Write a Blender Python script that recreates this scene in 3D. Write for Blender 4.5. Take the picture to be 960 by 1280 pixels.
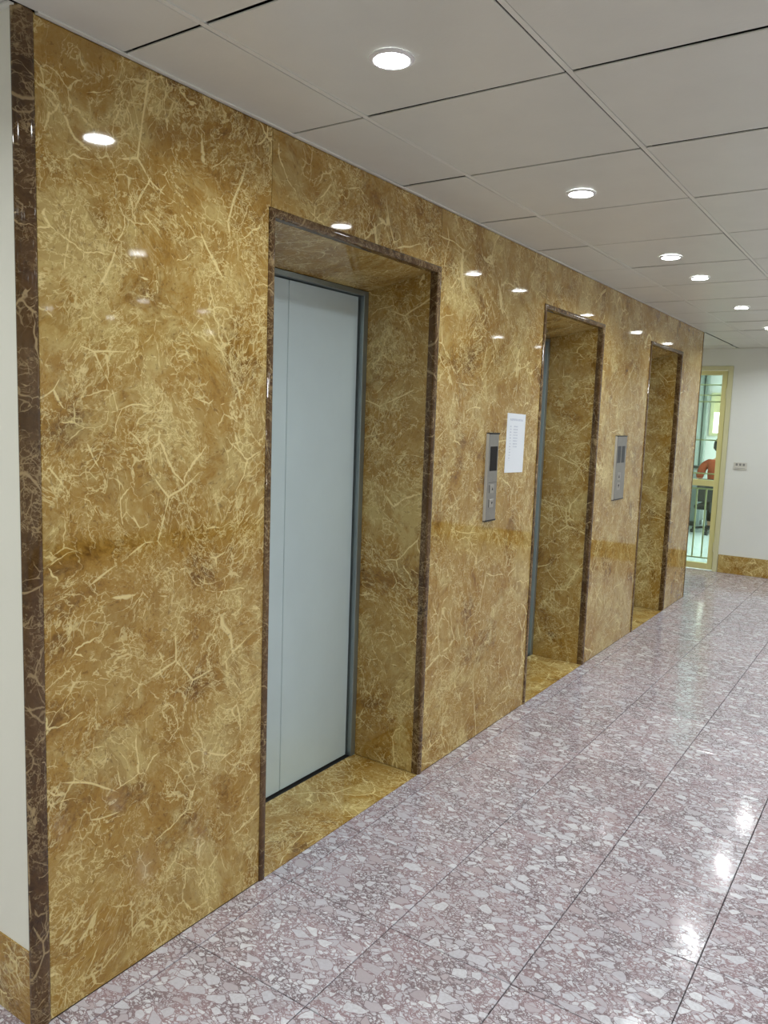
import bpy, bmesh, math, random
from mathutils import Vector, Matrix

random.seed(7)
C = bpy.context.scene.collection
for o in list(bpy.data.objects):
    bpy.data.objects.remove(o)

# ------------------------------------------------------------------ camera, world, exposure
FPX, YAW, PITCH, ROLL = 986.15, 0.5932, -0.1189, 0.0341
CAM = Vector((1.642, 0.0, 1.504))
fw = Vector((-math.sin(YAW) * math.cos(PITCH), math.cos(YAW) * math.cos(PITCH), math.sin(PITCH)))
rt = Vector((math.cos(YAW), math.sin(YAW), 0))
up = rt.cross(fw)
rt2 = math.cos(ROLL) * rt + math.sin(ROLL) * up
up2 = -math.sin(ROLL) * rt + math.cos(ROLL) * up
cd = bpy.data.cameras.new('camera')
cam = bpy.data.objects.new('camera', cd)
C.objects.link(cam)
M = Matrix((rt2, up2, -fw)).transposed().to_4x4()
M.translation = CAM
cam.matrix_world = M
cd.sensor_fit = 'HORIZONTAL'
cd.sensor_width = 36.0
cd.lens = FPX / 960 * 36.0
cd.clip_start = 0.02
sc = bpy.context.scene
sc.camera = cam
w = bpy.data.worlds.new('world')
sc.world = w
w.use_nodes = True
w.node_tree.nodes['Background'].inputs[0].default_value = (0.75, 0.85, 1.0, 1)
w.node_tree.nodes['Background'].inputs[1].default_value = 0.6
sc.view_settings.view_transform = 'Standard'
sc.view_settings.look = 'None'
sc.view_settings.exposure = 0.0
sc.view_settings.gamma = 1.0
sc.view_settings.use_curve_mapping = False
DOWNLIGHT_W = 4.7

H = 2.332            # ceiling height
Y0, Y1 = 1.0, 7.28   # the lift block along the wall
YF = 8.83            # far wall
XR, XL, YB = 5.2, -2.6, -2.7
# lift openings: clear left edge, clear right edge
OPEN = [(1.803, 2.757), (3.848, 4.717), (5.745, 6.590)]
TW = 0.023           # moulding width
ZT = 2.082           # clear height at the moulding


# ------------------------------------------------------------------ node helper
class NT:
    def __init__(s, name):
        s.m = bpy.data.materials.new(name)
        s.m.use_nodes = True
        s.t = s.m.node_tree
        s.b = s.t.nodes['Principled BSDF']
        s.out = s.t.nodes['Material Output']

    def n(s, typ, **k):
        nd = s.t.nodes.new(typ)
        for a, v in k.items():
            setattr(nd, a, v)
        return nd

    def lk(s, a, b):
        s.t.links.new(a, b)

    def put(s, sock, v):
        if isinstance(v, bpy.types.NodeSocket):
            s.lk(v, sock)
        else:
            sock.default_value = v

    def math(s, op, a, b=0.0, c=0.0, clamp=False):
        nd = s.n('ShaderNodeMath', operation=op, use_clamp=clamp)
        for i, v in enumerate((a, b, c)):
            s.put(nd.inputs[i], v)
        return nd.outputs[0]

    def vmath(s, op, a, b=(0, 0, 0)):
        nd = s.n('ShaderNodeVectorMath', operation=op)
        s.put(nd.inputs[0], a)
        if op == 'SCALE':
            s.put(nd.inputs[3], b)
        else:
            s.put(nd.inputs[1], b)
        return nd.outputs[0]

    def rng(s, v, a, b, c=0.0, d=1.0, smooth=True):
        nd = s.n('ShaderNodeMapRange', interpolation_type='SMOOTHSTEP' if smooth else 'LINEAR')
        for i, q in enumerate((v, a, b, c, d)):
            s.put(nd.inputs[i], q)
        return nd.outputs[0]

    def noise(s, co, scale, detail=4, rough=0.5, dist=0.0):
        nd = s.n('ShaderNodeTexNoise')
        s.put(nd.inputs['Vector'], co)
        nd.inputs['Scale'].default_value = scale
        nd.inputs['Detail'].default_value = detail
        nd.inputs['Roughness'].default_value = rough
        nd.inputs['Distortion'].default_value = dist
        return nd.outputs['Fac'], nd.outputs['Color']

    def vor(s, co, scale, feature='F1', rnd=1.0):
        nd = s.n('ShaderNodeTexVoronoi', feature=feature)
        s.put(nd.inputs['Vector'], co)
        nd.inputs['Scale'].default_value = scale
        nd.inputs['Randomness'].default_value = rnd
        return nd.outputs['Distance'], (nd.outputs['Color'] if feature != 'DISTANCE_TO_EDGE' else None)

    def mix(s, f, a, b, mode='MIX'):
        nd = s.n('ShaderNodeMix', data_type='RGBA', blend_type=mode)
        s.put(nd.inputs[0], f)
        for i, v in ((6, a), (7, b)):
            if isinstance(v, tuple) and len(v) == 3:
                v = (*v, 1)
            s.put(nd.inputs[i], v)
        return nd.outputs[2]

    def ramp(s, f, stops):
        nd = s.n('ShaderNodeValToRGB')
        e = nd.color_ramp.elements
        while len(e) < len(stops):
            e.new(0.5)
        for el, (p, c) in zip(e, stops):
            el.position = p
            el.color = (*c, 1)
        s.put(nd.inputs[0], f)
        return nd.outputs[0]

    def sep(s, v):
        nd = s.n('ShaderNodeSeparateXYZ')
        s.put(nd.inputs[0], v)
        return nd.outputs

    def coords(s, spread=23.0):
        tc = s.n('ShaderNodeTexCoord').outputs['Object']
        r = s.n('ShaderNodeObjectInfo').outputs['Random']
        off = s.n('ShaderNodeCombineXYZ')
        s.lk(s.math('MULTIPLY', r, spread), off.inputs[0])
        s.lk(s.math('MULTIPLY', r, spread * 1.7), off.inputs[1])
        s.lk(s.math('MULTIPLY', r, -spread * 0.6), off.inputs[2])
        return s.vmath('ADD', tc, off.outputs[0]), r

    def set(s, **k):
        for a, v in k.items():
            s.put(s.b.inputs[a.replace('_', ' ')], v)


def plain(name, col, rough=0.5, metal=0.0, spec=0.5, noise=0.0, nscale=8.0, emit=None, bump=0.0, bscale=60.0):
    t = NT(name)
    if noise > 0:
        co, r = t.coords(5.0)
        f, _ = t.noise(co, nscale, 5, 0.6)
        k = t.rng(f, 0.3, 0.7, 1 - noise, 1 + noise, smooth=False)
        t.set(Base_Color=t.mix(1.0, (*col, 1), k, 'MULTIPLY'))
        if bump:
            f2, _ = t.noise(co, bscale, 3, 0.6)
            b = t.n('ShaderNodeBump')
            b.inputs['Strength'].default_value = bump
            b.inputs['Distance'].default_value = 0.002
            t.lk(f2, b.inputs['Height'])
            t.lk(b.outputs[0], t.b.inputs['Normal'])
    else:
        t.set(Base_Color=(*col, 1))
    t.set(Roughness=rough, Metallic=metal)
    t.b.inputs['Specular IOR Level'].default_value = spec
    if emit:
        t.b.inputs['Emission Color'].default_value = (*emit[0], 1)
        t.b.inputs['Emission Strength'].default_value = emit[1]
    return t.m


def marble(name, dark, mid, light, vein, rough=0.05, cloud=1.0):
    t = NT(name)
    co, r = t.coords()

    def warp(c, scale, amp, det=2):
        _, w = t.noise(c, scale, det, 0.5)
        return t.vmath('ADD', c, t.vmath('SCALE', t.vmath('SUBTRACT', w, (.5, .5, .5)), amp))
    c1 = warp(co, 1.9, 0.30)
    c2 = warp(c1, 9.0, 0.045)
    c3 = warp(c2, 45.0, 0.014)
    big, _ = t.noise(c1, 4.2, 10, 0.68, 0.3)
    grain, _ = t.noise(c3, 70.0, 6, 0.7)
    tone = t.math('ADD', t.math('MULTIPLY', big, 0.74), t.math('MULTIPLY', grain, 0.26))
    lm = tuple(a * .6 + b * .4 for a, b in zip(mid, light))
    col = t.ramp(tone, [(0.36, dark), (0.47, mid), (0.60, lm)])
    # pale cloudy zones, ragged at their borders
    cz, _ = t.noise(c2, 3.0, 10, 0.66, 0.25)
    gz, _ = t.noise(c3, 30.0, 7, 0.72)
    zz = t.math('ADD', t.math('MULTIPLY', cz, 0.72), t.math('MULTIPLY', gz, 0.28))
    zone = t.rng(zz, 0.485, 0.60)
    col = t.mix(t.math('MULTIPLY', zone, 0.75 * cloud), col, light)

    # crackle veins, each kept to broken stretches that taper out
    def crack(c, scale, width, lo, hi, ns, strength, col):
        d, _ = t.vor(c, scale, 'DISTANCE_TO_EDGE')
        m, _ = t.noise(c1, ns, 4, 0.62)
        mm = t.rng(m, lo, hi)
        ww = t.math('ADD', t.math('MULTIPLY', mm, width), 0.0004)
        v = t.rng(d, t.math('MULTIPLY', ww, 0.3), ww, 1.0, 0.0)
        v = t.math('MULTIPLY', v, t.rng(m, lo, (lo + hi) / 2))
        return t.mix(t.math('MULTIPLY', v, strength), col, vein)

    def ridge(c, scale, width, lo, hi, ns, strength, col, det=3):
        f, _ = t.noise(c, scale, det, 0.6, 0.4)
        m, _ = t.noise(c1, ns, 4, 0.62)
        v = t.rng(t.math('ABSOLUTE', t.math('SUBTRACT', f, 0.5)), width * 0.2, width, 1.0, 0.0)
        v = t.math('MULTIPLY', v, t.rng(m, lo, hi))
        return t.mix(t.math('MULTIPLY', v, strength), col, vein)
    # small brown islands between the veins
    d, cc = t.vor(c3, 17.0, 'F1')
    isl = t.sep(cc)[0]
    col = t.mix(t.math('MULTIPLY', t.rng(isl, 0.45, 1.0), 0.42), col, tuple(a * .45 + b * .55 for a, b in zip(dark, mid)))
    col = ridge(c3, 30.0, 0.030, 0.42, 0.60, 5.0, 0.55, col, 4)
    col = ridge(c3, 13.0, 0.016, 0.40, 0.58, 7.0, 0.70, col, 4)
    col = ridge(t.vmath('ADD', c3, (3.1, 7.7, 1.3)), 19.0, 0.018, 0.45, 0.60, 4.0, 0.65, col, 5)
    col = crack(c3, 25.0, 0.060, 0.50, 0.64, 8.0, 0.55, col)
    col = crack(c3, 11.0, 0.030, 0.49, 0.63, 7.5, 0.75, col)
    col = crack(c3, 5.4, 0.019, 0.49, 0.62, 6.0, 0.95, col)
    col = crack(warp(co, 3.0, 0.10), 3.3, 0.013, 0.49, 0.60, 4.5, 0.9, col)
    # dark specks
    sp, _ = t.noise(c3, 85.0, 4, 0.6)
    col = t.mix(t.math('MULTIPLY', t.rng(sp, 0.57, 0.70), 0.5), col, tuple(x * .85 for x in dark))
    t.set(Base_Color=col, Roughness=rough)
    t.b.inputs['Specular IOR Level'].default_value = 0.5
    return t.m


def terrazzo():
    t = NT('terrazzo')
    co, r = t.coords(41.0)
    _, w1 = t.noise(co, 20.0, 2, 0.5)
    c1 = t.vmath('ADD', co, t.vmath('SCALE', t.vmath('SUBTRACT', w1, (.5, .5, .5)), 0.022))
    st = t.n('ShaderNodeMapping')
    t.lk(c1, st.inputs[0])
    st.inputs['Rotation'].default_value = (0, 0, 0.6)
    st.inputs['Scale'].default_value = (0.80, 1.15, 1)
    c1 = st.outputs[0]
    mt, _ = t.noise(co, 8.0, 5, 0.6)
    MTX = t.mix(t.rng(mt, 0.35, 0.65), (0.225, 0.180, 0.195), (0.345, 0.250, 0.268))
    fine, _ = t.noise(co, 110.0, 4, 0.65)
    col = MTX

    def chips(scale, t0, t1, keep, soft, ring, col):
        d, _ = t.vor(c1, scale, 'DISTANCE_TO_EDGE')
        _, cc = t.vor(c1, scale, 'F1')
        s = t.sep(cc)
        thr = t.rng(s[0], 0.0, 1.0, t0, t1, smooth=False)
        kp = t.rng(s[1], keep, keep + 0.01, 1.0, 0.0)
        rg = t.math('MULTIPLY', t.rng(d, t.math('SUBTRACT', thr, ring), t.math('SUBTRACT', thr, ring * 0.6)), kp)
        col = t.mix(t.math('MULTIPLY', rg, 0.85), col, MTX)
        m = t.math('MULTIPLY', t.rng(d, thr, t.math('ADD', thr, soft)), kp)
        cr = t.ramp(s[2], [(0.0, (0.48, 0.395, 0.42)), (0.3, (0.54, 0.51, 0.56)), (0.6, (0.63, 0.625, 0.68)), (1.0, (0.76, 0.765, 0.80))])
        cr = t.mix(t.rng(fine, 0.30, 0.70, 0.0, 0.45), cr, (0.44, 0.40, 0.43))
        return t.mix(m, col, cr)
    col = chips(190.0, 0.05, 0.25, 0.80, 0.08, 0.05, col)
    col = chips(85.0, 0.04, 0.20, 0.80, 0.05, 0.05, col)
    col = chips(44.0, 0.05, 0.20, 0.55, 0.035, 0.06, col)
    col = chips(24.0, 0.06, 0.20, 0.42, 0.02, 0.035, col)
    k = t.rng(r, 0.0, 1.0, 0.93, 1.05, smooth=False)
    col = t.mix(1.0, col, k, 'MULTIPLY')
    rr, _ = t.noise(c1, 38.0, 3, 0.6)
    t.set(Base_Color=col, Roughness=t.rng(rr, 0.42, 0.58, 0.05, 0.20))
    b = t.n('ShaderNodeBump')
    b.inputs['Strength'].default_value = 0.05
    b.inputs['Distance'].default_value = 0.002
    t.lk(fine, b.inputs['Height'])
    t.lk(b.outputs[0], t.b.inputs['Normal'])
    return t.m


def glass_mat():
    t = NT('door_glass_pane')
    tr = t.n('ShaderNodeBsdfTransparent')
    tr.inputs[0].default_value = (0.84, 0.93, 0.88, 1)
    gl = t.n('ShaderNodeBsdfGlossy')
    gl.inputs['Roughness'].default_value = 0.02
    fr = t.n('ShaderNodeFresnel')
    fr.inputs[0].default_value = 1.45
    mx = t.n('ShaderNodeMixShader')
    t.lk(fr.outputs[0], mx.inputs[0])
    t.lk(tr.outputs[0], mx.inputs[1])
    t.lk(gl.outputs[0], mx.inputs[2])
    t.lk(mx.outputs[0], t.out.inputs[0])
    return t.m


def paper_mat():
    # sheet with faint printed rows (illegible in the photograph); local y across, z up
    t = NT('printed_paper')
    co = t.n('ShaderNodeTexCoord').outputs['Object']
    s = t.sep(co)
    y, z = s[1], s[2]
    rows = t.rng(t.math('FRACT', t.math('MULTIPLY', z, 72.0)), 0.50, 0.60)
    wd, _ = t.noise(t.vmath('MULTIPLY', co, (0, 520.0, 72.0)), 1.0, 1, 0.5)
    words = t.rng(wd, 0.44, 0.50)
    col1 = t.math('MULTIPLY', t.math('GREATER_THAN', y, -0.070), t.math('LESS_THAN', y, -0.052))
    col2 = t.math('MULTIPLY', t.math('GREATER_THAN', y, -0.030), t.math('LESS_THAN', y, 0.020))
    low1 = t.math('MULTIPLY', col1, t.math('GREATER_THAN', z, -0.085))
    low2 = t.math('MULTIPLY', col2, t.math('GREATER_THAN', z, -0.020))
    body = t.math('MULTIPLY', t.math('ADD', low1, low2, clamp=True), t.math('LESS_THAN', z, 0.09))
    head = t.math('MULTIPLY', t.math('MULTIPLY', t.math('GREATER_THAN', z, 0.108), t.math('LESS_THAN', z, 0.118)),
                  t.math('LESS_THAN', t.math('ABSOLUTE', y), 0.075))
    ink = t.math('MULTIPLY', t.math('ADD', t.math('MULTIPLY', rows, body), head, clamp=True), words)
    t.set(Base_Color=t.mix(t.math('MULTIPLY', ink, 0.6), (0.86, 0.91, 0.97, 1), (0.30, 0.36, 0.50, 1)), Roughness=0.5)
    return t.m


GOLD = marble('gold_marble', (0.135, 0.058, 0.008), (0.365, 0.203, 0.036), (0.57, 0.44, 0.17), (0.80, 0.66, 0.31))
DARKM = marble('dark_brown_marble', (0.034, 0.015, 0.004), (0.085, 0.041, 0.012), (0.20, 0.12, 0.05), (0.36, 0.26, 0.13), cloud=0.4)
TERR = terrazzo()
GROUT = plain('floor_grout', (0.10, 0.085, 0.08), 0.8, noise=0.15)
SEAM = plain('seam_filler', (0.55, 0.45, 0.14), 0.6, noise=0.1)
CREAM = plain('cream_wall_paint', (0.81, 0.80, 0.70), 0.55, noise=0.02, nscale=2, bump=0.15)
WHITEW = plain('white_wall_paint', (0.81, 0.83, 0.81), 0.55, noise=0.02, nscale=2, bump=0.15)
CTILE = plain('ceiling_board', (0.72, 0.73, 0.67), 0.38, noise=0.025, nscale=6, bump=0.2, bscale=120)
PLENUM_SHADE = plain('plenum_painted_shade', (0.02, 0.018, 0.016), 0.9)  # near-black colour paints the void's shade behind the ceiling joints
GRID = plain('white_grid_metal', (0.78, 0.79, 0.73), 0.35)
STEEL = plain('painted_steel_door', (0.56, 0.68, 0.72), 0.24, metal=0.08, noise=0.03, nscale=3)
STEELF = plain('steel_frame', (0.30, 0.35, 0.36), 0.3, metal=0.7)
BLACKG = plain('dark_rubber', (0.012, 0.012, 0.012), 0.6)
BRUSH = plain('brushed_panel_steel', (0.34, 0.33, 0.31), 0.36, metal=0.75, noise=0.05, nscale=40)
BRUSHL = plain('bright_panel_edge', (0.62, 0.62, 0.58), 0.35, metal=0.15)
BLACKS = plain('display_screen_black', (0.010, 0.008, 0.008), 0.3, spec=0.12)
GREYS = plain('display_screen_grey', (0.035, 0.04, 0.045), 0.3, spec=0.2)
BTN = plain('button_steel', (0.48, 0.46, 0.43), 0.28, metal=0.8)
PAPER = paper_mat()
LAMP_RING = plain('lamp_ring_white', (0.80, 0.80, 0.80), 0.4)
LAMP_DIFF = plain('lamp_diffuser', (0.9, 0.9, 0.9), 0.4, emit=((0.93, 0.97, 1.0), 30.0))
YFRAME = plain('pale_yellow_door_paint', (0.70, 0.66, 0.31), 0.35)
YFRAME2 = plain('pale_yellow_bar_paint', (0.68, 0.66, 0.42), 0.35)
GLASS = glass_mat()
SWITCH = plain('switch_plastic', (0.70, 0.69, 0.64), 0.35)
SWITCHG = plain('switch_rocker_grey', (0.30, 0.30, 0.29), 0.4)
OFLOOR = plain('office_floor_vinyl', (0.58, 0.66, 0.66), 0.15, noise=0.04)
CURT = plain('curtain_cloth', (0.62, 0.70, 0.66), 0.8, noise=0.05)
CABG = plain('grey_cabinet_paint', (0.26, 0.30, 0.29), 0.4)
CABD = plain('cabinet_dark_plinth', (0.04, 0.045, 0.045), 0.5)
WINL = plain('daylit_window_pane', (0.9, 0.9, 0.85), 0.3, emit=((1.0, 0.98, 0.88), 2.6))
BLIND = plain('beige_roller_blind', (0.72, 0.66, 0.38), 0.7)
SKIN = plain('skin', (0.55, 0.32, 0.20), 0.5)
SHIRT = plain('orange_shirt', (0.26, 0.050, 0.018), 0.8, noise=0.12, nscale=14)
TROUS = plain('dark_trousers', (0.014, 0.012, 0.014), 0.8, noise=0.1)
HAIR = plain('black_hair', (0.010, 0.009, 0.009), 0.45)
CHAIRB = plain('black_chair_fabric', (0.015, 0.014, 0.015), 0.7, noise=0.1)
CHAIRP = plain('black_chair_plastic', (0.015, 0.015, 0.016), 0.4)


# ------------------------------------------------------------------ mesh helpers
def tag(o, label=None, cat=None, group=None, kind=None):
    if label: o['label'] = label
    if cat: o['category'] = cat
    if group: o['group'] = group
    if kind: o['kind'] = kind
    return o


def obj(name, me, mat, parent=None, loc=None):
    if isinstance(me, bmesh.types.BMesh):
        bm = me
        bmesh.ops.recalc_face_normals(bm, faces=bm.faces)
        me = bpy.data.meshes.new(name)
        bm.to_mesh(me)
        bm.free()
    if not me.materials:
        me.materials.append(mat)
    o = bpy.data.objects.new(name, me)
    C.objects.link(o)
    if loc: o.location = loc
    if parent: o.parent = parent
    return o


def empty(name, loc=(0, 0, 0), rz=0.0):
    o = bpy.data.objects.new(name, None)
    o.location = loc
    o.rotation_euler[2] = rz
    o.empty_display_size = 0.1
    C.objects.link(o)
    return o


def box(bm, x0, x1, y0, y1, z0, z1, bev=0.0, seg=1):
    g = bmesh.ops.create_cube(bm, size=1.0)
    vs = g['verts']
    for v in vs:
        v.co = Vector((x0 + (v.co.x + .5) * (x1 - x0), y0 + (v.co.y + .5) * (y1 - y0), z0 + (v.co.z + .5) * (z1 - z0)))
    if bev:
        es = set(e for v in vs for e in v.link_edges)
        bmesh.ops.bevel(bm, geom=list(es), offset=bev, segments=seg, profile=0.5, affect='EDGES')
    return bm


def nb():
    return bmesh.new()


def bobj(name, mat, parent, *b, bev=0.0, seg=1, loc=None):
    bm = nb()
    for q in b:
        box(bm, *q, bev=bev, seg=seg)
    return obj(name, bm, mat, parent, loc)


def lathe(bm, prof, cx, cy, n=32, cap=True):
    rings = []
    for r, z in prof:
        rings.append([bm.verts.new((cx + r * math.cos(2 * math.pi * i / n), cy + r * math.sin(2 * math.pi * i / n), z)) for i in range(n)])
    for a, b in zip(rings, rings[1:]):
        for i in range(n):
            bm.faces.new((a[i], a[(i + 1) % n], b[(i + 1) % n], b[i]))
    if cap:
        bm.faces.new(rings[0])
        bm.faces.new(rings[-1])
    return bm


def tube(bm, pts, r, n=10):
    rings = []
    for i, p in enumerate(pts):
        p = Vector(p)
        d = (Vector(pts[min(i + 1, len(pts) - 1)]) - Vector(pts[max(i - 1, 0)])).normalized()
        a = d.orthogonal().normalized()
        b = d.cross(a)
        rings.append([bm.verts.new(p + r * (math.cos(2 * math.pi * k / n) * a + math.sin(2 * math.pi * k / n) * b)) for k in range(n)])
    for a, b in zip(rings, rings[1:]):
        # align to nearest start
        best = min(range(n), key=lambda s: sum((a[k].co - b[(k + s) % n].co).length for k in range(n)))
        for i in range(n):
            bm.faces.new((a[i], a[(i + 1) % n], b[(i + 1 + best) % n], b[(i + best) % n]))
    bm.faces.new(rings[0])
    bm.faces.new(rings[-1])
    return bm


def smooth(o, ang=0.6):
    for p in o.data.polygons:
        p.use_smooth = True
    bm = bmesh.new()
    bm.from_mesh(o.data)
    for e in bm.edges:
        if len(e.link_faces) == 2 and e.calc_face_angle(0) > ang:
            e.smooth = False
    bm.to_mesh(o.data)
    bm.free()
    return o


def rects_minus(x0, x1, y0, y1):
    """floor or ceiling cell minus the lift block (x<0, Y0<y<Y1)"""
    out = []
    if x1 > 0:
        out.append((max(x0, 0), x1, y0, y1))
    if x0 < 0:
        xb = min(x1, 0)
        if y0 < Y0:
            out.append((x0, xb, y0, min(y1, Y0)))
        if y1 > Y1:
            out.append((x0, xb, max(y0, Y1), y1))
    return [q for q in out if q[1] - q[0] > 0.012 and q[3] - q[2] > 0.012]


# ------------------------------------------------------------------ floor
floor = bobj('floor', GROUT, None, (XL, XR, YB, YF, -0.10, -0.014))
tag(floor, 'polished pink and white terrazzo tile floor of the lift lobby', 'floor', kind='structure')
TP, G = 0.392, 0.0032
tile_me = {}
bmrest = nb()
nx0, nx1 = math.floor((XL - 0.472) / TP), math.ceil((XR - 0.472) / TP)
ny0, ny1 = math.floor((YB - 1.843) / TP), math.ceil((YF - 1.843) / TP)
for i in range(nx0, nx1):
    for j in range(ny0, ny1):
        cx0, cy0 = max(0.472 + i * TP, XL), max(1.843 + j * TP, YB)
        cx1, cy1 = min(0.472 + (i + 1) * TP, XR), min(1.843 + (j + 1) * TP, YF)
        for (a, b, c, d) in rects_minus(cx0, cx1, cy0, cy1):
            ga = 0 if a == 0 else G / 2
            a, b, c, d = a + ga, b - G / 2, c + G / 2, d - G / 2
            if b - a < 0.01 or d - c < 0.01:
                continue
            if -0.75 < a < 1.9 and c > 0.2:
                w_, h_ = round(b - a, 3), round(d - c, 3)
                if (w_, h_) not in tile_me:
                    bm = nb()
                    box(bm, -w_ / 2, w_ / 2, -h_ / 2, h_ / 2, -0.014, 0.0)
                    top = [e for e in bm.edges if all(v.co.z > -0.001 for v in e.verts)]
                    bmesh.ops.bevel(bm, geom=top, offset=0.0012, segments=1, affect='EDGES')
                    bmesh.ops.recalc_face_normals(bm, faces=bm.faces)
                    me = bpy.data.meshes.new('floor_tile')
                    bm.to_mesh(me)
                    bm.free()
                    tile_me[(w_, h_)] = me
                o = obj('floor_tile', tile_me[(w_, h_)], TERR, floor, ((a + b) / 2, (c + d) / 2, 0))
                o.rotation_euler = (random.gauss(0, .0011), random.gauss(0, .0011), 0)
            else:
                box(bmrest, a, b, c, d, -0.014, 0.0)
rest = obj('floor_tile_field', bmrest, TERR, floor)
rest['kind'] = 'stuff'

# ------------------------------------------------------------------ ceiling
ceil = bobj('ceiling', PLENUM_SHADE, None, (XL, XR, YB, YF, H + 0.03, H + 0.10))
tag(ceil, 'suspended ceiling of pale grey square boards in a metal grid', 'ceiling', kind='structure')
CPX, CPY, CX0, CY0 = 0.5935, 0.6015, 0.277, 1.268
xs = [CX0 + k * CPX for k in range(-6, 10)]
xs = [XL] + [x for x in xs if XL + 0.05 < x < XR - 0.05] + [XR]
ys = [CY0 + k * CPY for k in range(-8, 16)]
ys = [YB] + [y for y in ys if YB + 0.05 < y < YF - 0.05] + [YF]
ceil_me = {}
for xa, xb in zip(xs, xs[1:]):
    for ya, yb in zip(ys, ys[1:]):
        for (a, b, c, d) in rects_minus(xa, xb, ya, yb):
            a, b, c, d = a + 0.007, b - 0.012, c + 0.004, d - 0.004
            if b - a < .02 or d - c < .02: continue
            w_, h_ = round(b - a, 3), round(d - c, 3)
            if (w_, h_) not in ceil_me:
                bm = nb()
                box(bm, -w_ / 2, w_ / 2, -h_ / 2, h_ / 2, 0, 0.004, bev=0.0008)
                bmesh.ops.recalc_face_normals(bm, faces=bm.faces)
                me = bpy.data.meshes.new('ceiling_board')
                bm.to_mesh(me)
                bm.free()
                ceil_me[(w_, h_)] = me
            o = obj('ceiling_board', ceil_me[(w_, h_)], CTILE, ceil, ((a + b) / 2, (c + d) / 2, H + random.uniform(0.0, 0.0015)))
            o.rotation_euler = (random.gauss(0.003, .002), random.gauss(0, .0015), 0)
for k, x in enumerate(xs[1:-1]):
    segs = [(YB, YF)] if x > 0 else [(YB, Y0 - 0.02), (Y1 + 0.02, YF)]
    for (s0, s1) in segs:
        bobj('grid_runner', GRID, ceil, (x - 0.0065, x + 0.0065, s0 + .001, s1 - .001, H - 0.0006, H + 0.004), (x - 0.001, x + 0.001, s0 + .001, s1 - .001, H + 0.004, H + 0.029))
bobj('wall_angle', GRID, ceil, (0.0005, 0.014, Y0 + 0.045, Y1, H - 0.004, H + 0.0), (0.0005, 0.003, Y0 + 0.045, Y1, H - 0.004, H + 0.02))
bobj('wall_angle', GRID, ceil, (XL, 0.0, Y0 - 0.014, Y0 - 0.0005, H - 0.004, H + 0.0))
bobj('wall_angle', GRID, ceil, (XL, XR, YF - 0.014, YF - 0.0005, H - 0.004, H + 0.0))

# ------------------------------------------------------------------ lift wall: core, slabs, jambs, soffits
bm = nb()
ZC = 2.125
edges = [Y0 + 0.02] + [e for o_ in OPEN for e in (o_[0] - 0.022, o_[1] + 0.022)] + [Y1 - 0.02]
for k in range(0, len(edges), 2):
    box(bm, -1.9, -0.0225, edges[k], edges[k + 1], 0.0, H)
for a, b in OPEN:
    box(bm, -1.9, -0.0225, a - 0.022, b + 0.022, ZC, H)
    box(bm, -1.9, -0.46, a - 0.022, b + 0.022, 0.0, ZC)
wall = obj('wall_left', bm, SEAM, None)
tag(wall, 'lift wall clad in polished golden brown marble slabs', 'wall', kind='structure')
SG = 0.0011
def slab(y0, y1, z0, z1):
    return bobj('marble_slab', GOLD, wall, (-0.022, 0.0, y0 + SG, y1 - SG, z0, z1), bev=0.0008)
prev = Y0 + 0.041
for a, b in OPEN:
    slab(prev, a - TW + 0.012, 0.001, H)
    slab(a - TW + 0.012, b + TW - 0.006, ZT + TW - 0.004, H)
    prev = b + TW - 0.006
slab(prev, Y1 - 0.012, 0.001, H)
XD = -0.332
for a, b in OPEN:
    # jamb slabs, soffit and threshold of the recess
    bobj('jamb_slab', GOLD, wall, (XD, -0.024, a - 0.021, a, 0.001, ZC - 0.002), bev=0.0008)
    bobj('jamb_slab', GOLD, wall, (XD, -0.024, b, b + 0.021, 0.001, ZC - 0.002), bev=0.0008)
    bm = nb()
    box(bm, XD, -0.024, a + 0.001, b - 0.001, 2.085, ZC - 0.003)
    for v in bm.verts:
        if v.co.z < 2.09 and v.co.x < -0.2:
            v.co.z = 2.026
    obj('soffit_slab', bm, GOLD, wall)
    bobj('threshold_slab', GOLD, floor, (XD - 0.004, -0.001, a + 0.0005, b - 0.0005, -0.014, 0.0008), bev=0.0006)


# mouldings round the openings (dark marble, rounded nose)
def moulding(a, b):
    prof = [(-0.002, -0.030), (-0.003, -0.010), (-0.0028, 0.000), (-0.0010, 0.0045), (0.0030, 0.0068), (0.012, 0.0074),
            (0.0185, 0.0068), (0.0218, 0.0045), (TW, 0.000), (TW, -0.020), (0.004, -0.0225), (0.004, -0.030)]
    path = [((a, 0.0), (-1, 0)), ((a, ZT), (-1, 1)), ((b, ZT), (1, 1)), ((b, 0.0), (1, 0))]
    bm = nb()
    rings = [[bm.verts.new((x, p[0] + o * d[0], p[1] + 0.001 + o * d[1])) for o, x in prof] for p, d in path]
    n = len(prof)
    for r1, r2 in zip(rings, rings[1:]):
        for i in range(n):
            bm.faces.new((r1[i], r1[(i + 1) % n], r2[(i + 1) % n], r2[i]))
    bm.faces.new(rings[0])
    bm.faces.new(rings[-1])
    return bm
lift_name = ['lift opening nearest the cream side wall', 'middle lift opening', 'lift opening nearest the yellow glass door']
for k, (a, b) in enumerate(OPEN):
    o = smooth(obj('trim_%d' % (k + 1), moulding(a, b), DARKM, None), 0.9)
    tag(o, 'dark brown marble moulding round the ' + lift_name[k], 'moulding', 'mouldings round the lift openings', 'structure')


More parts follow.
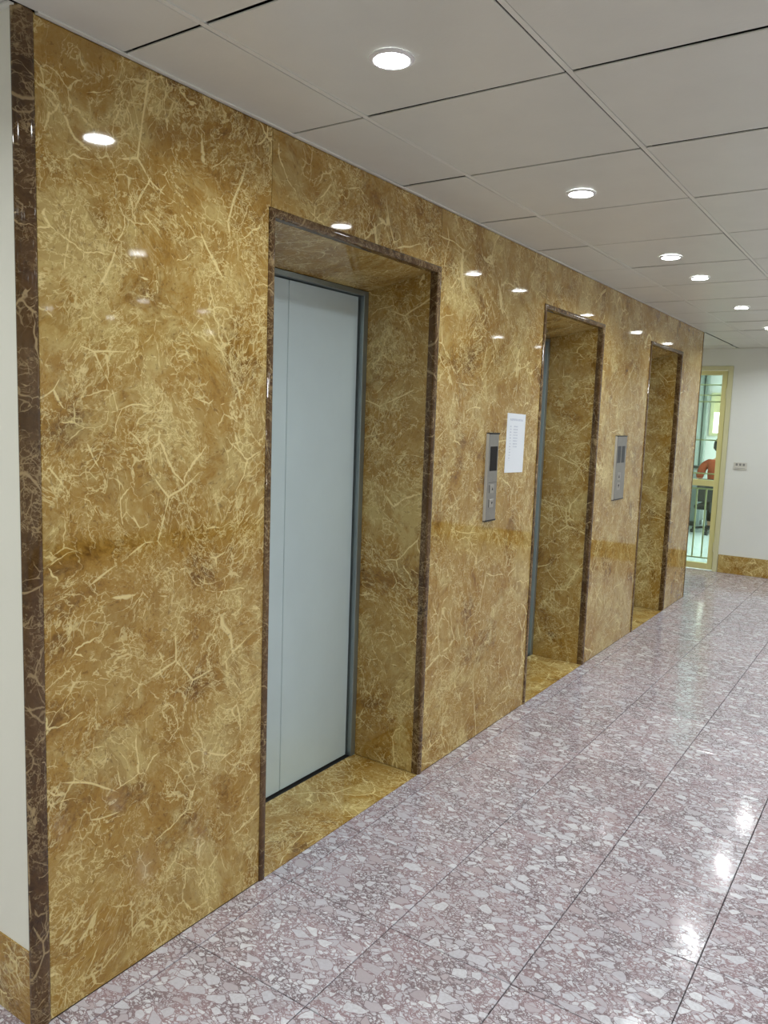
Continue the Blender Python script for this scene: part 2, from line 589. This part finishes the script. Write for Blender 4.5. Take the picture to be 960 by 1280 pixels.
def extrude_z(prof, z0, z1):
    bm = nb()
    a = [bm.verts.new((x, y, z0)) for x, y in prof]
    b = [bm.verts.new((x, y, z1)) for x, y in prof]
    n = len(prof)
    for i in range(n):
        bm.faces.new((a[i], a[(i + 1) % n], b[(i + 1) % n], b[i]))
    bm.faces.new(a)
    bm.faces.new(b)
    return bm
cp = [(-0.014, Y0 + 0.02), (-0.014, Y0 - 0.001), (-0.012, Y0 - 0.004), (-0.008, Y0 - 0.005), (-0.002, Y0 - 0.003), (0.004, Y0 + 0.002),
      (0.0065, Y0 + 0.009), (0.0055, Y0 + 0.018), (0.0065, Y0 + 0.026), (0.006, Y0 + 0.034), (0.002, Y0 + 0.0405), (-0.014, Y0 + 0.0405)]
tag(smooth(obj('trim_4', extrude_z(cp, 0.001, H - 0.001), DARKM), 0.9), 'dark brown marble corner moulding between cream wall and lift wall', 'moulding', kind='structure')
cp2 = [(-0.021, Y1 - 0.0125), (0.003, Y1 - 0.0125), (0.005, Y1 - 0.006), (0.002, Y1), (-0.03, Y1 + 0.001)]
tag(smooth(obj('trim_5', extrude_z(cp2, 0.001, H - 0.001), DARKM), 0.9), 'thin dark moulding at the far end corner of the lift wall', 'moulding', kind='structure')

# ------------------------------------------------------------------ lift doors
for k, (a, b) in enumerate(OPEN):
    d = empty('door_%d' % (k + 1), (XD - 0.03, (a + b) / 2, 0))
    tag(d, 'grey steel centre parting lift door inside the ' + lift_name[k], 'lift door', 'lift doors', 'structure')
    mid = (a + b) / 2
    ox, oy = d.location.x, d.location.y
    def dp(name, mat, *bb, bev=0.0):
        return bobj(name, mat, d, *[(q[0] - ox, q[1] - ox, q[2] - oy, q[3] - oy, q[4], q[5]) for q in bb], bev=bev)
    dp('door_panel', STEEL, (XD - 0.055, XD - 0.022, a + 0.030, mid - 0.0012, 0.006, 2.000), bev=0.0015)
    dp('door_panel', STEEL, (XD - 0.055, XD - 0.022, mid + 0.0012, b - 0.040, 0.006, 2.000), bev=0.0015)
    dp('frame_jamb', STEELF, (XD - 0.10, XD + 0.002, a, a + 0.030, 0.0, 2.024), bev=0.0015)
    dp('frame_jamb', STEELF, (XD - 0.10, XD + 0.002, b - 0.031, b, 0.0, 2.024), bev=0.0015)
    dp('frame_header', STEELF, (XD - 0.10, XD + 0.002, a + 0.030, b - 0.031, 2.004, 2.024), bev=0.0015)
    dp('sill', BLACKG, (XD - 0.10, XD - 0.005, a + 0.001, b - 0.001, -0.013, -0.001))
    dp('shaft_seal', BLACKG, (XD - 0.10, XD - 0.070, a + 0.001, b - 0.001, 0.0, 2.1))

# ------------------------------------------------------------------ other walls
NY0 = Y0
wn = bobj('wall_near', CREAM, None, (XL, -0.0145, Y0, Y0 + 0.019, 0.2, H))
tag(wn, 'cream painted side wall meeting the lift wall at its corner', 'wall', kind='structure')
bbn = bobj('baseboard_near', GOLD, None, (XL, -0.0145, Y0 - 0.003, Y0 + 0.019, 0.0005, 0.1995))
tag(bbn, 'brown marble skirting below the cream side wall', 'skirting', kind='structure')
DX0, DX1, DZ = -0.95, -0.028, 2.155
wf = bobj('wall_far', WHITEW, None, (XL, DX0, YF, YF + 0.12, 0, H + .3), (DX1, XR, YF, YF + 0.12, 0, H + .3), (DX0, DX1, YF, YF + 0.12, DZ, H + .3))
tag(wf, 'white end wall with the yellow glass door in it', 'wall', kind='structure')
bbf = bobj('baseboard_far', GOLD, None, (DX1 + 0.004, XR, YF - 0.012, YF - 0.0005, 0.0005, 0.19), (XL, DX0 - 0.004, YF - 0.012, YF - 0.0005, 0.0005, 0.19), bev=0.001)
tag(bbf, 'brown marble skirting along the white end wall', 'skirting', kind='structure')
wr = bobj('wall_right', CREAM, None, (XR, XR + 0.1, YB, YF, 0, H))
tag(wr, 'cream wall opposite the lifts', 'wall', kind='structure')
bbr = bobj('baseboard_right', GOLD, None, (XR - 0.012, XR - 0.0005, YB, YF - 0.013, 0.0005, 0.19))
tag(bbr, 'brown marble skirting along the wall opposite the lifts', 'skirting', kind='structure')
wb = bobj('wall_back', CREAM, None, (XL, XR, YB - 0.1, YB, 0, H))
tag(wb, 'cream wall closing the lobby behind the photographer', 'wall', kind='structure')
we = bobj('wall_end', CREAM, None, (XL - 0.1, XL, YB, Y0 + .01, 0, H), (XL - 0.1, XL, Y1 - .01, YF, 0, H), (XL, -1.9, Y1 - 0.02, Y1, 0, H))
tag(we, 'cream walls closing the passages beside the lift block', 'wall', kind='structure')

# ------------------------------------------------------------------ downlights
def downlight(x, y, label, group):
    t = empty('downlight', (x, y, H))
    tag(t, label, 'ceiling light', group)
    bm = nb()
    lathe(bm, [(0.0425, -0.0035), (0.0425, -0.0065), (0.046, -0.0075), (0.0525, -0.0045), (0.0535, -0.0010), (0.0425, -0.0010)], 0, 0, 40, cap=False)
    smooth(obj('trim_ring', bm, LAMP_RING, t))
    bm = nb()
    lathe(bm, [(0.0423, -0.0030), (0.0423, -0.0040), (0.030, -0.0046)], 0, 0, 40)
    obj('diffuser', bm, LAMP_DIFF, t)
    ld = bpy.data.lights.new('downlight_lamp', 'AREA')
    ld.shape = 'DISK'
    ld.size = 0.084
    ld.energy = DOWNLIGHT_W
    ld.color = (0.93, 0.985, 1.0)
    ld.spread = math.radians(152)
    lo = bpy.data.objects.new('lamp', ld)
    C.objects.link(lo)
    lo.parent = t
    lo.location = (0, 0, -0.0052)
    return t
LY = [-2.0, -0.85, 0.38, 1.60, 2.83, 4.06, 4.675, 5.895, 7.15, 8.17]
ROWS = ['row beside the lift wall', 'second row out from the lift wall', 'third row out from the lift wall', 'row along the wall opposite the lifts']
NEAR = {1.60: 'lit round downlight over the floor before the first lift beside the cream wall', 2.83: 'lit round downlight between the first lift and the slim call panel',
        4.06: 'lit round downlight over the left side of the middle lift', 4.675: 'lit round downlight over the right side of the middle lift',
        5.895: 'lit round downlight over the lift nearest the yellow glass door', 7.15: 'lit round downlight at the end corner of the lift wall',
        8.17: 'lit round downlight close to the white end wall by the glass door'}
for r, x in enumerate((0.542, 1.90, 3.38, 4.60)):
    for y in LY:
        lab = 'round recessed downlight, lit, in the ' + ROWS[r]
        if r == 0:
            lab = NEAR.get(y, 'round recessed downlight, lit, in the lobby short of the first lift')
        downlight(x, y, lab, 'downlights in the ' + ROWS[r])
for x, y in ((-0.68, -2.0), (-0.68, -0.85), (-0.68, 0.38), (-1.9, -0.85), (-1.9, 0.38), (-0.68, 8.17), (-1.9, 8.17)):  # unseen downlights, added to brighten the passages and the cream side wall
    downlight(x, y, 'unseen round white downlight, added to brighten the passage beside the lift block', 'added downlights in the passages')

# ------------------------------------------------------------------ call panels and notice
def panel(y0, y1, z0, z1, label):
    t = empty('lift_call_panel', (0.0, (y0 + y1) / 2, z0))
    tag(t, label, 'call panel')
    h, hw = z1 - z0, (y1 - y0) / 2
    bm = nb()
    prof = [(0.0004, -hw), (0.013, -hw), (0.0165, -hw + 0.008), (0.0165, hw - 0.008), (0.013, hw), (0.0004, hw)]
    a = [bm.verts.new((x, y, 0.004)) for x, y in prof]
    b = [bm.verts.new((x, y, h - 0.004)) for x, y in prof]
    for i in range(6):
        bm.faces.new((a[i], a[(i + 1) % 6], b[(i + 1) % 6], b[i]))
    bm.faces.new(a); bm.faces.new(b)
    obj('faceplate', bm, BRUSH, t)
    bobj('edge_strip', BRUSHL, t, (0.0004, 0.0135, -hw - 0.0012, -hw, 0.004, h - 0.004))
    bobj('end_cap', BLACKG, t, (0.0004, 0.0170, -hw - 0.001, hw + 0.001, h - 0.007, h))
    bobj('end_cap', BLACKG, t, (0.0004, 0.0170, -hw - 0.001, hw + 0.001, 0.0, 0.007))
    return t, h, hw
p1, h, hw = panel(3.250, 3.352, 1.043, 1.452, 'slim steel lift call panel with black display and two buttons beside the paper notice')
bobj('display', BLACKS, p1, (0.016, 0.0174, -0.038, 0.036, 1.277 - 1.043, 1.39 - 1.043), bev=0.0006)
bobj('seam_line', BLACKG, p1, (0.016, 0.0168, -0.040, 0.042, 1.223 - 1.043, 1.2245 - 1.043))
for z in (1.194, 1.127):
    bt = bobj('button', BTN, p1, (0.016, 0.0185, -0.026, 0.016, z - 1.043 - 0.020, z - 1.043 + 0.020), bev=0.0015)
    bm = nb()
    s = 1 if z > 1.15 else -1
    zc = z - 1.043
    vs = [bm.verts.new((0.0187, -0.001 + q[0], zc + s * q[1])) for q in ((-0.008, -0.006), (0.008, -0.006), (0, 0.008))]
    bm.faces.new(vs)
    bmesh.ops.solidify(bm, geom=bm.faces[:], thickness=0.0004)
    obj('arrow', bm, GREYS, bt)
    bobj('slot', BLACKG, p1, (0.016, 0.0170, -0.031, -0.027, zc - 0.018, zc + 0.018))
p2, h, hw = panel(5.085, 5.285, 1.018, 1.440, 'wide steel lift call panel with two grey displays beside the middle lift')
for s in (-1, 1):
    bobj('display', GREYS, p2, (0.016, 0.0174, s * 0.042 - 0.032 - 0.010, s * 0.042 + 0.032 - 0.010, 1.262 - 1.018, 1.372 - 1.018), bev=0.0006)
for z, s in ((1.175, 1), (1.108, -1)):
    zc = z - 1.018
    bt = bobj('button', BTN, p2, (0.016, 0.0185, -0.060, 0.004, zc - 0.024, zc + 0.024), bev=0.0015)
    bm = nb()
    vs = [bm.verts.new((0.0187, -0.028 + q[0], zc + s * q[1])) for q in ((-0.014, -0.012), (0.014, -0.012), (0, 0.014))]
    bm.faces.new(vs)
    bmesh.ops.solidify(bm, geom=bm.faces[:], thickness=0.0004)
    obj('arrow', bm, BLACKG, bt)
nt = bobj('paper_notice', PAPER, None, (0.0005, 0.0014, -0.104, 0.104, -0.143, 0.143), loc=(0, 3.559, 1.402))
nt.rotation_euler = (-0.02, 0, 0)
tag(nt, 'white printed paper sheet taped to the marble beside a call panel', 'notice')

# ------------------------------------------------------------------ yellow glass door at the end (door_4)
d4 = empty('door_4', (DX1, YF, 0))
tag(d4, 'pale yellow metal framed glass door with security bars', 'door', kind='structure')
def d4p(name, mat, *bb, bev=0.0015, parent=None):
    return bobj(name, mat, parent or d4, *[(q[0] - DX1, q[1] - DX1, q[2], q[3], q[4], q[5]) for q in bb], bev=bev)
FX1 = DX1 - 0.001
d4p('frame_jamb', YFRAME2, (FX1 - 0.048, FX1, -0.012, 0.10, 0.0005, DZ - 0.001))
d4p('frame_jamb', YFRAME2, (DX0 + .001, DX0 + 0.049, -0.012, 0.10, 0.0005, DZ - 0.001))
d4p('frame_head', YFRAME2, (DX0 + 0.049, FX1 - 0.048, -0.012, 0.10, DZ - 0.045, DZ - 0.001))
lx0, lx1 = DX0 + 0.053, FX1 - 0.052
sw = 0.052
d4p('stile', YFRAME, (lx1 - sw, lx1, 0.0, 0.045, 0.012, DZ - 0.049))
d4p('stile', YFRAME, (lx0, lx0 + sw, 0.0, 0.045, 0.012, DZ - 0.049))
d4p('rail', YFRAME, (lx0 + sw, lx1 - sw, 0.0, 0.045, 2.062, DZ - 0.049))
d4p('rail', YFRAME, (lx0 + sw, lx1 - sw, 0.0, 0.045, 0.900, 0.965))
d4p('rail', YFRAME, (lx0 + sw, lx1 - sw, 0.0, 0.045, 0.012, 0.075))
d4p('glass_pane', GLASS, (lx0 + sw, lx1 - sw, 0.012, 0.018, 0.965, 2.062), bev=0)
d4p('glass_pane', GLASS, (lx0 + sw, lx1 - sw, 0.012, 0.018, 0.075, 0.900), bev=0)
for z in (1.962, 1.855, 1.787, 1.385, 1.030, 0.868, 0.128):
    d4p('bar', YFRAME2, (lx0 + sw, lx1 - sw, 0.022, 0.034, z - 0.007, z + 0.007))
for x in (-0.205, -0.300, -0.395, -0.49, -0.585, -0.68, -0.775):
    d4p('bar', YFRAME2, (x - 0.008, x + 0.008, 0.034, 0.046, 0.128, 0.868))
for z in (1.872, 0.262):
    bm = nb()
    lathe(bm, [(0.009, z - 0.05), (0.009, z + 0.05)], FX1 - 0.050 - DX1, -0.008, 16)
    smooth(obj('hinge', bm, YFRAME2, d4))

sw_ = empty('light_switch', (0.113, YF, 1.133))
tag(sw_, 'small white wall switch plate beside the yellow glass door', 'switch')
bobj('plate', SWITCH, sw_, (-0.064, 0.064, -0.009, -0.0005, -0.036, 0.036), bev=0.002)
for dx in (-0.034, 0.0, 0.034):
    bobj('rocker', SWITCHG, sw_, (dx - 0.010, dx + 0.010, -0.012, -0.009, 0.002, 0.026), bev=0.001)
bobj('rating_strip', SWITCHG, sw_, (-0.05, 0.05, -0.0095, -0.009, -0.026, -0.022))

# ------------------------------------------------------------------ the office seen through the glass door
OY0, OY1, OX0, OX1, OH = YF + 0.12, 14.0, -3.2, 1.6, 2.62
of = bobj('floor_office', OFLOOR, None, (OX0, OX1, YF + 0.001, OY1, -0.10, -0.002))
tag(of, 'pale blue glossy floor of the room behind the glass door', 'floor', kind='structure')
oc = bobj('ceiling_office', WHITEW, None, (OX0, OX1, OY0, OY1, OH, OH + 0.05))
tag(oc, 'white ceiling of the room behind the glass door', 'ceiling', kind='structure')
ow = bobj('wall_office', WHITEW, None, (OX0, OX1, OY1, OY1 + 0.1, 0, OH), (OX0 - 0.1, OX0, OY0, OY1, 0, OH), (OX1, OX1 + 0.1, OY0, OY1, 0, OH))
tag(ow, 'white walls of the room behind the glass door', 'wall', kind='structure')
win = empty('window_1', (-0.75, OY1, 1.44))
tag(win, 'bright daylit window at the back of the room behind the glass door', 'window', kind='structure')
bobj('window_frame', YFRAME2, win, (-0.56, 0.56, -0.03, -0.001, -0.05, 0.0), (-0.56, 0.56, -0.03, -0.001, 0.62, 0.66), (-0.56, -0.50, -0.03, -0.001, 0, 0.62), (0.50, 0.56, -0.03, -0.001, 0, 0.62))
bobj('pane', WINL, win, (-0.50, 0.50, -0.010, -0.002, 0.0, 0.62))
bobj('roller_blind', BLIND, win, (-0.50, 0.50, -0.026, -0.020, 0.34, 0.62))
# fluorescent fittings
for y in (10.2, 12.2):
    t = empty('ceiling_light', (0.75, y, OH))
    tag(t, 'long fluorescent ceiling light in the room behind the glass door', 'ceiling light', 'office ceiling lights')
    bobj('housing', LAMP_RING, t, (-0.62, 0.62, -0.06, 0.06, -0.035, -0.001), bev=0.004)
    bm = nb()
    tube(bm, [(-0.58, 0, -0.052), (0.58, 0, -0.052)], 0.014, 12)
    obj('tube', bm, LAMP_DIFF, t)
    ld = bpy.data.lights.new('tube_lamp', 'AREA')
    ld.shape = 'RECTANGLE'; ld.size = 1.16; ld.size_y = 0.06; ld.energy = 95; ld.color = (0.97, 1.0, 0.98)
    lo = bpy.data.objects.new('lamp', ld); C.objects.link(lo); lo.parent = t; lo.location = (0, 0, -0.07)
# curtain with folds
bm = nb()
N = 90
ra = []
for i in range(N + 1):
    u = i / N
    x = -2.35 + u * 1.02
    yy = 13.88 + 0.035 * math.sin(u * 2 * math.pi * 9) + 0.012 * math.sin(u * 2 * math.pi * 21)
    ra.append([bm.verts.new((x, yy, z)) for z in (0.06, 0.8, 1.6, 2.45)])
for p, q in zip(ra, ra[1:]):
    for k in range(3):
        bm.faces.new((p[k], q[k], q[k + 1], p[k + 1]))
bmesh.ops.solidify(bm, geom=bm.faces[:], thickness=0.004)
cu = empty('curtain', (-1.84, 13.88, 0.06))
tag(cu, 'pale green pleated curtain beside the bright office window', 'curtain')
cm = obj('cloth', bm, CURT, cu); cm.location = (1.84, -13.88, -0.06)
for p in cm.data.polygons: p.use_smooth = True
bm = nb(); tube(bm, [(-0.56, 0, 2.40), (0.56, 0, 2.40)], 0.012, 10)
obj('rod', bm, STEELF, cu)
# grey cabinet
cb = empty('storage_cabinet', (-1.42, 12.95, 0))
tag(cb, 'grey metal low cabinet standing below the pale green curtain', 'cabinet')
bobj('body', CABG, cb, (-0.30, 0.30, -0.18, 0.22, 0.07, 0.90), bev=0.004)
bobj('plinth', CABD, cb, (-0.29, 0.29, -0.165, 0.21, 0.0, 0.07))
bobj('top', CABD, cb, (-0.31, 0.31, -0.20, 0.23, 0.90, 0.925), bev=0.003)
for s in (-1, 1):
    dd = bobj('cabinet_door', CABG, cb, (min(s * .004, s * .29), max(s * .004, s * .29), -0.196, -0.181, 0.09, 0.885), bev=0.002)
    bobj('handle', BRUSHL, dd, (s * 0.035 - 0.006, s * 0.035 + 0.006, -0.215, -0.196, 0.48, 0.60), bev=0.002)

# office chair
PX, PY = -0.74, 12.05
ch = empty('office_chair', (PX, PY, 0))
tag(ch, 'black swivel office chair under the person in orange', 'chair')
bobj('seat', CHAIRB, ch, (-0.24, 0.24, -0.22, 0.26, 0.35, 0.425), bev=0.03, seg=3)
bk = bobj('backrest', CHAIRB, ch, (-0.20, 0.20, -0.31, -0.255, 0.47, 0.80), bev=0.025, seg=3)
bm = nb(); tube(bm, [(0, -0.28, 0.50), (0, -0.285, 0.36), (0, -0.20, 0.325), (0, 0.0, 0.33)], 0.018)
obj('back_arm', bm, CHAIRP, ch)
bm = nb(); lathe(bm, [(0.05, 0.349), (0.05, 0.33), (0.025, 0.32), (0.025, 0.10), (0.04, 0.09), (0.04, 0.065)], 0, 0, 16)
smooth(obj('gas_column', bm, CHAIRP, ch))
for k in range(5):
    an = math.radians(90 + 30 + k * 72)
    cx, sy = math.cos(an), math.sin(an)
    bm = nb(); tube(bm, [(0.02 * cx, 0.02 * sy, 0.085), (0.16 * cx, 0.16 * sy, 0.08), (0.28 * cx, 0.28 * sy, 0.062)], 0.016)
    lg = obj('leg', bm, CHAIRP, ch)
    bm = nb()
    bmesh.ops.create_cone(bm, cap_ends=True, segments=18, radius1=0.027, radius2=0.027, depth=0.04,
                          matrix=Matrix.Translation((0.28 * cx, 0.28 * sy, 0.0265)) @ Matrix.Rotation(an, 4, 'Z') @ Matrix.Rotation(math.pi / 2, 4, 'X'))
    obj('caster', bm, CHAIRP, lg)

# person, seated, back turned, facing +y
person = empty('person', (PX, PY, 0))
tag(person, 'person in orange shirt and dark trousers seated with back turned', 'person')


def skin(name, pts, eds, mat, parent, root=0, sub=2):
    me = bpy.data.meshes.new(name)
    me.from_pydata([p[:3] for p in pts], eds, [])
    me.materials.append(mat)
    o = bpy.data.objects.new(name, me)
    C.objects.link(o)
    o.parent = parent
    md = o.modifiers.new('Skin', 'SKIN')
    md.use_smooth_shade = True
    sv = me.skin_vertices[0].data
    for i, p in enumerate(pts):
        rx, ry = (p[3], p[4]) if len(p) > 4 else (p[3], p[3])
        sv[i].radius = (rx, ry)
        sv[i].use_root = (i == root)
    s = o.modifiers.new('Sub', 'SUBSURF')
    s.levels = sub; s.render_levels = sub
    return o
# body: pelvis, waist, chest, neck base, neck, head low, head mid, crown; arms; legs
B = [(0, 0.02, 0.56, .135, .11), (0, 0.03, 0.70, .125, .10), (0, 0.05, 0.86, .145, .105), (0, 0.055, 0.98, .125, .085),
     (0, 0.065, 1.08, .052), (0, 0.075, 1.135, .050), (0, 0.095, 1.19, .070, .082), (0, 0.10, 1.27, .080, .098), (0, 0.095, 1.335, .068, .082), (0, 0.09, 1.365, .035)]
E = [(i, i + 1) for i in range(9)]
for s in (-1, 1):
    n = len(B)
    B += [(s * 0.13, 0.05, 1.00, .062), (s * 0.195, 0.04, 0.965, .055), (s * 0.235, 0.02, 0.83, .045), (s * 0.245, 0.03, 0.715, .038),
          (s * 0.22, 0.15, 0.705, .034), (s * 0.18, 0.265, 0.715, .026), (s * 0.165, 0.31, 0.715, .030, .018), (s * 0.155, 0.36, 0.712, .034, .015)]
    E += [(3, n), (n, n + 1), (n + 1, n + 2), (n + 2, n + 3), (n + 3, n + 4), (n + 4, n + 5), (n + 5, n + 6), (n + 6, n + 7)]
    for f, (fx, fl) in enumerate(((-0.027, 0.070), (-0.009, 0.080), (0.009, 0.075), (0.026, 0.060))):
        m = len(B)
        B += [(s * 0.155 + fx, 0.385, 0.712, .009), (s * 0.155 + fx * 1.2, 0.385 + fl * .55, 0.714, .0085), (s * 0.155 + fx * 1.25, 0.385 + fl, 0.702, .007)]
        E += [(n + 7, m), (m, m + 1), (m + 1, m + 2)]
    m = len(B)
    B += [(s * 0.135, 0.335, 0.710, .011), (s * 0.112, 0.365, 0.708, .009), (s * 0.105, 0.395, 0.704, .008)]
    E += [(n + 6, m), (m, m + 1), (m + 1, m + 2)]
    q = len(B)
    B += [(s * 0.10, 0.06, 0.545, .088), (s * 0.12, 0.26, 0.545, .078), (s * 0.13, 0.43, 0.535, .062), (s * 0.135, 0.45, 0.42, .054),
          (s * 0.135, 0.43, 0.25, .050), (s * 0.135, 0.42, 0.10, .036), (s * 0.135, 0.43, 0.055, .038), (s * 0.14, 0.52, 0.036, .036, .028), (s * 0.145, 0.60, 0.028, .028, .020)]
    E += [(0, q)] + [(q + i, q + i + 1) for i in range(8)]
body = skin('body', B, E, SKIN, person)
# shirt
S = [(0, 0.02, 0.57, .150, .122), (0, 0.03, 0.70, .140, .115), (0, 0.05, 0.86, .160, .120), (0, 0.055, 0.98, .140, .098), (0, 0.062, 1.055, .066)]
SE = [(i, i + 1) for i in range(4)]
for s in (-1, 1):
    n = len(S)
    S += [(s * 0.13, 0.05, 1.005, .074), (s * 0.200, 0.04, 0.970, .067), (s * 0.238, 0.02, 0.85, .060), (s * 0.246, 0.022, 0.775, .056)]
    SE += [(3, n), (n, n + 1), (n + 1, n + 2), (n + 2, n + 3)]
skin('shirt', S, SE, SHIRT, person)
T = [(0, 0.02, 0.60, .145, .118), (0, 0.03, 0.545, .140, .11)]
TE = [(0, 1)]
for s in (-1, 1):
    n = len(T)
    T += [(s * 0.10, 0.06, 0.550, .098), (s * 0.12, 0.26, 0.550, .088), (s * 0.13, 0.435, 0.540, .072), (s * 0.135, 0.455, 0.42, .064), (s * 0.135, 0.435, 0.25, .060), (s * 0.135, 0.425, 0.11, .054)]
    TE += [(1, n)] + [(n + i, n + i + 1) for i in range(5)]
skin('trousers', T, TE, TROUS, person)
for s in (-1, 1):
    skin('shoe', [(s * 0.135, 0.40, 0.050, .045, .045), (s * 0.135, 0.45, 0.052, .046, .046), (s * 0.14, 0.54, 0.040, .044, .035), (s * 0.145, 0.63, 0.032, .034, .026)],
         [(0, 1), (1, 2), (2, 3)], HAIR, person)
# head details: hair cap, ears, nose
bm = nb()
bmesh.ops.create_uvsphere(bm, u_segments=24, v_segments=16, radius=1.0)
for v in bm.verts:
    x, y, z = v.co
    v.co = Vector((x * 0.096, 0.085 + y * 0.112, 1.275 + z * 0.115))
bmesh.ops.delete(bm, geom=[v for v in bm.verts if (v.co.y > 0.135 and v.co.z < 1.315) or v.co.z < 1.185], context='VERTS')
bmesh.ops.solidify(bm, geom=bm.faces[:], thickness=0.012)
hr = obj('hair', bm, HAIR, person)
for p in hr.data.polygons: p.use_smooth = True
for s in (-1, 1):
    bm = nb()
    bmesh.ops.create_uvsphere(bm, u_segments=12, v_segments=8, radius=1.0)
    for v in bm.verts:
        v.co = Vector((s * 0.092 + v.co.x * 0.010, 0.10 + v.co.y * 0.018, 1.245 + v.co.z * 0.032))
    obj('ear', bm, SKIN, person)
    bm = nb()
    bmesh.ops.create_uvsphere(bm, u_segments=10, v_segments=8, radius=0.012, matrix=Matrix.Translation((s * 0.032, 0.182, 1.262)))
    obj('eye', bm, HAIR, person)
bm = nb()
for a in [(-0.012, 0.185, 1.225), (0.012, 0.185, 1.225), (0, 0.212, 1.228), (0, 0.188, 1.27)]:
    bm.verts.new(a)
bmesh.ops.convex_hull(bm, input=bm.verts[:])
obj('nose', bm, SKIN, person)
# desk in front of the person
dk = empty('desk', (PX, PY + 0.62, 0))
tag(dk, 'white office desk in front of the seated person', 'desk')
bobj('desk_top', WHITEW, dk, (-0.32, 0.75, -0.32, 0.33, 0.665, 0.690), bev=0.003)
for x in (-0.29, 0.72):
    for y in (-0.27, 0.29):
        bobj('leg', STEELF, dk, (x - 0.02, x + 0.02, y - 0.02, y + 0.02, 0.0, 0.664), bev=0.002)
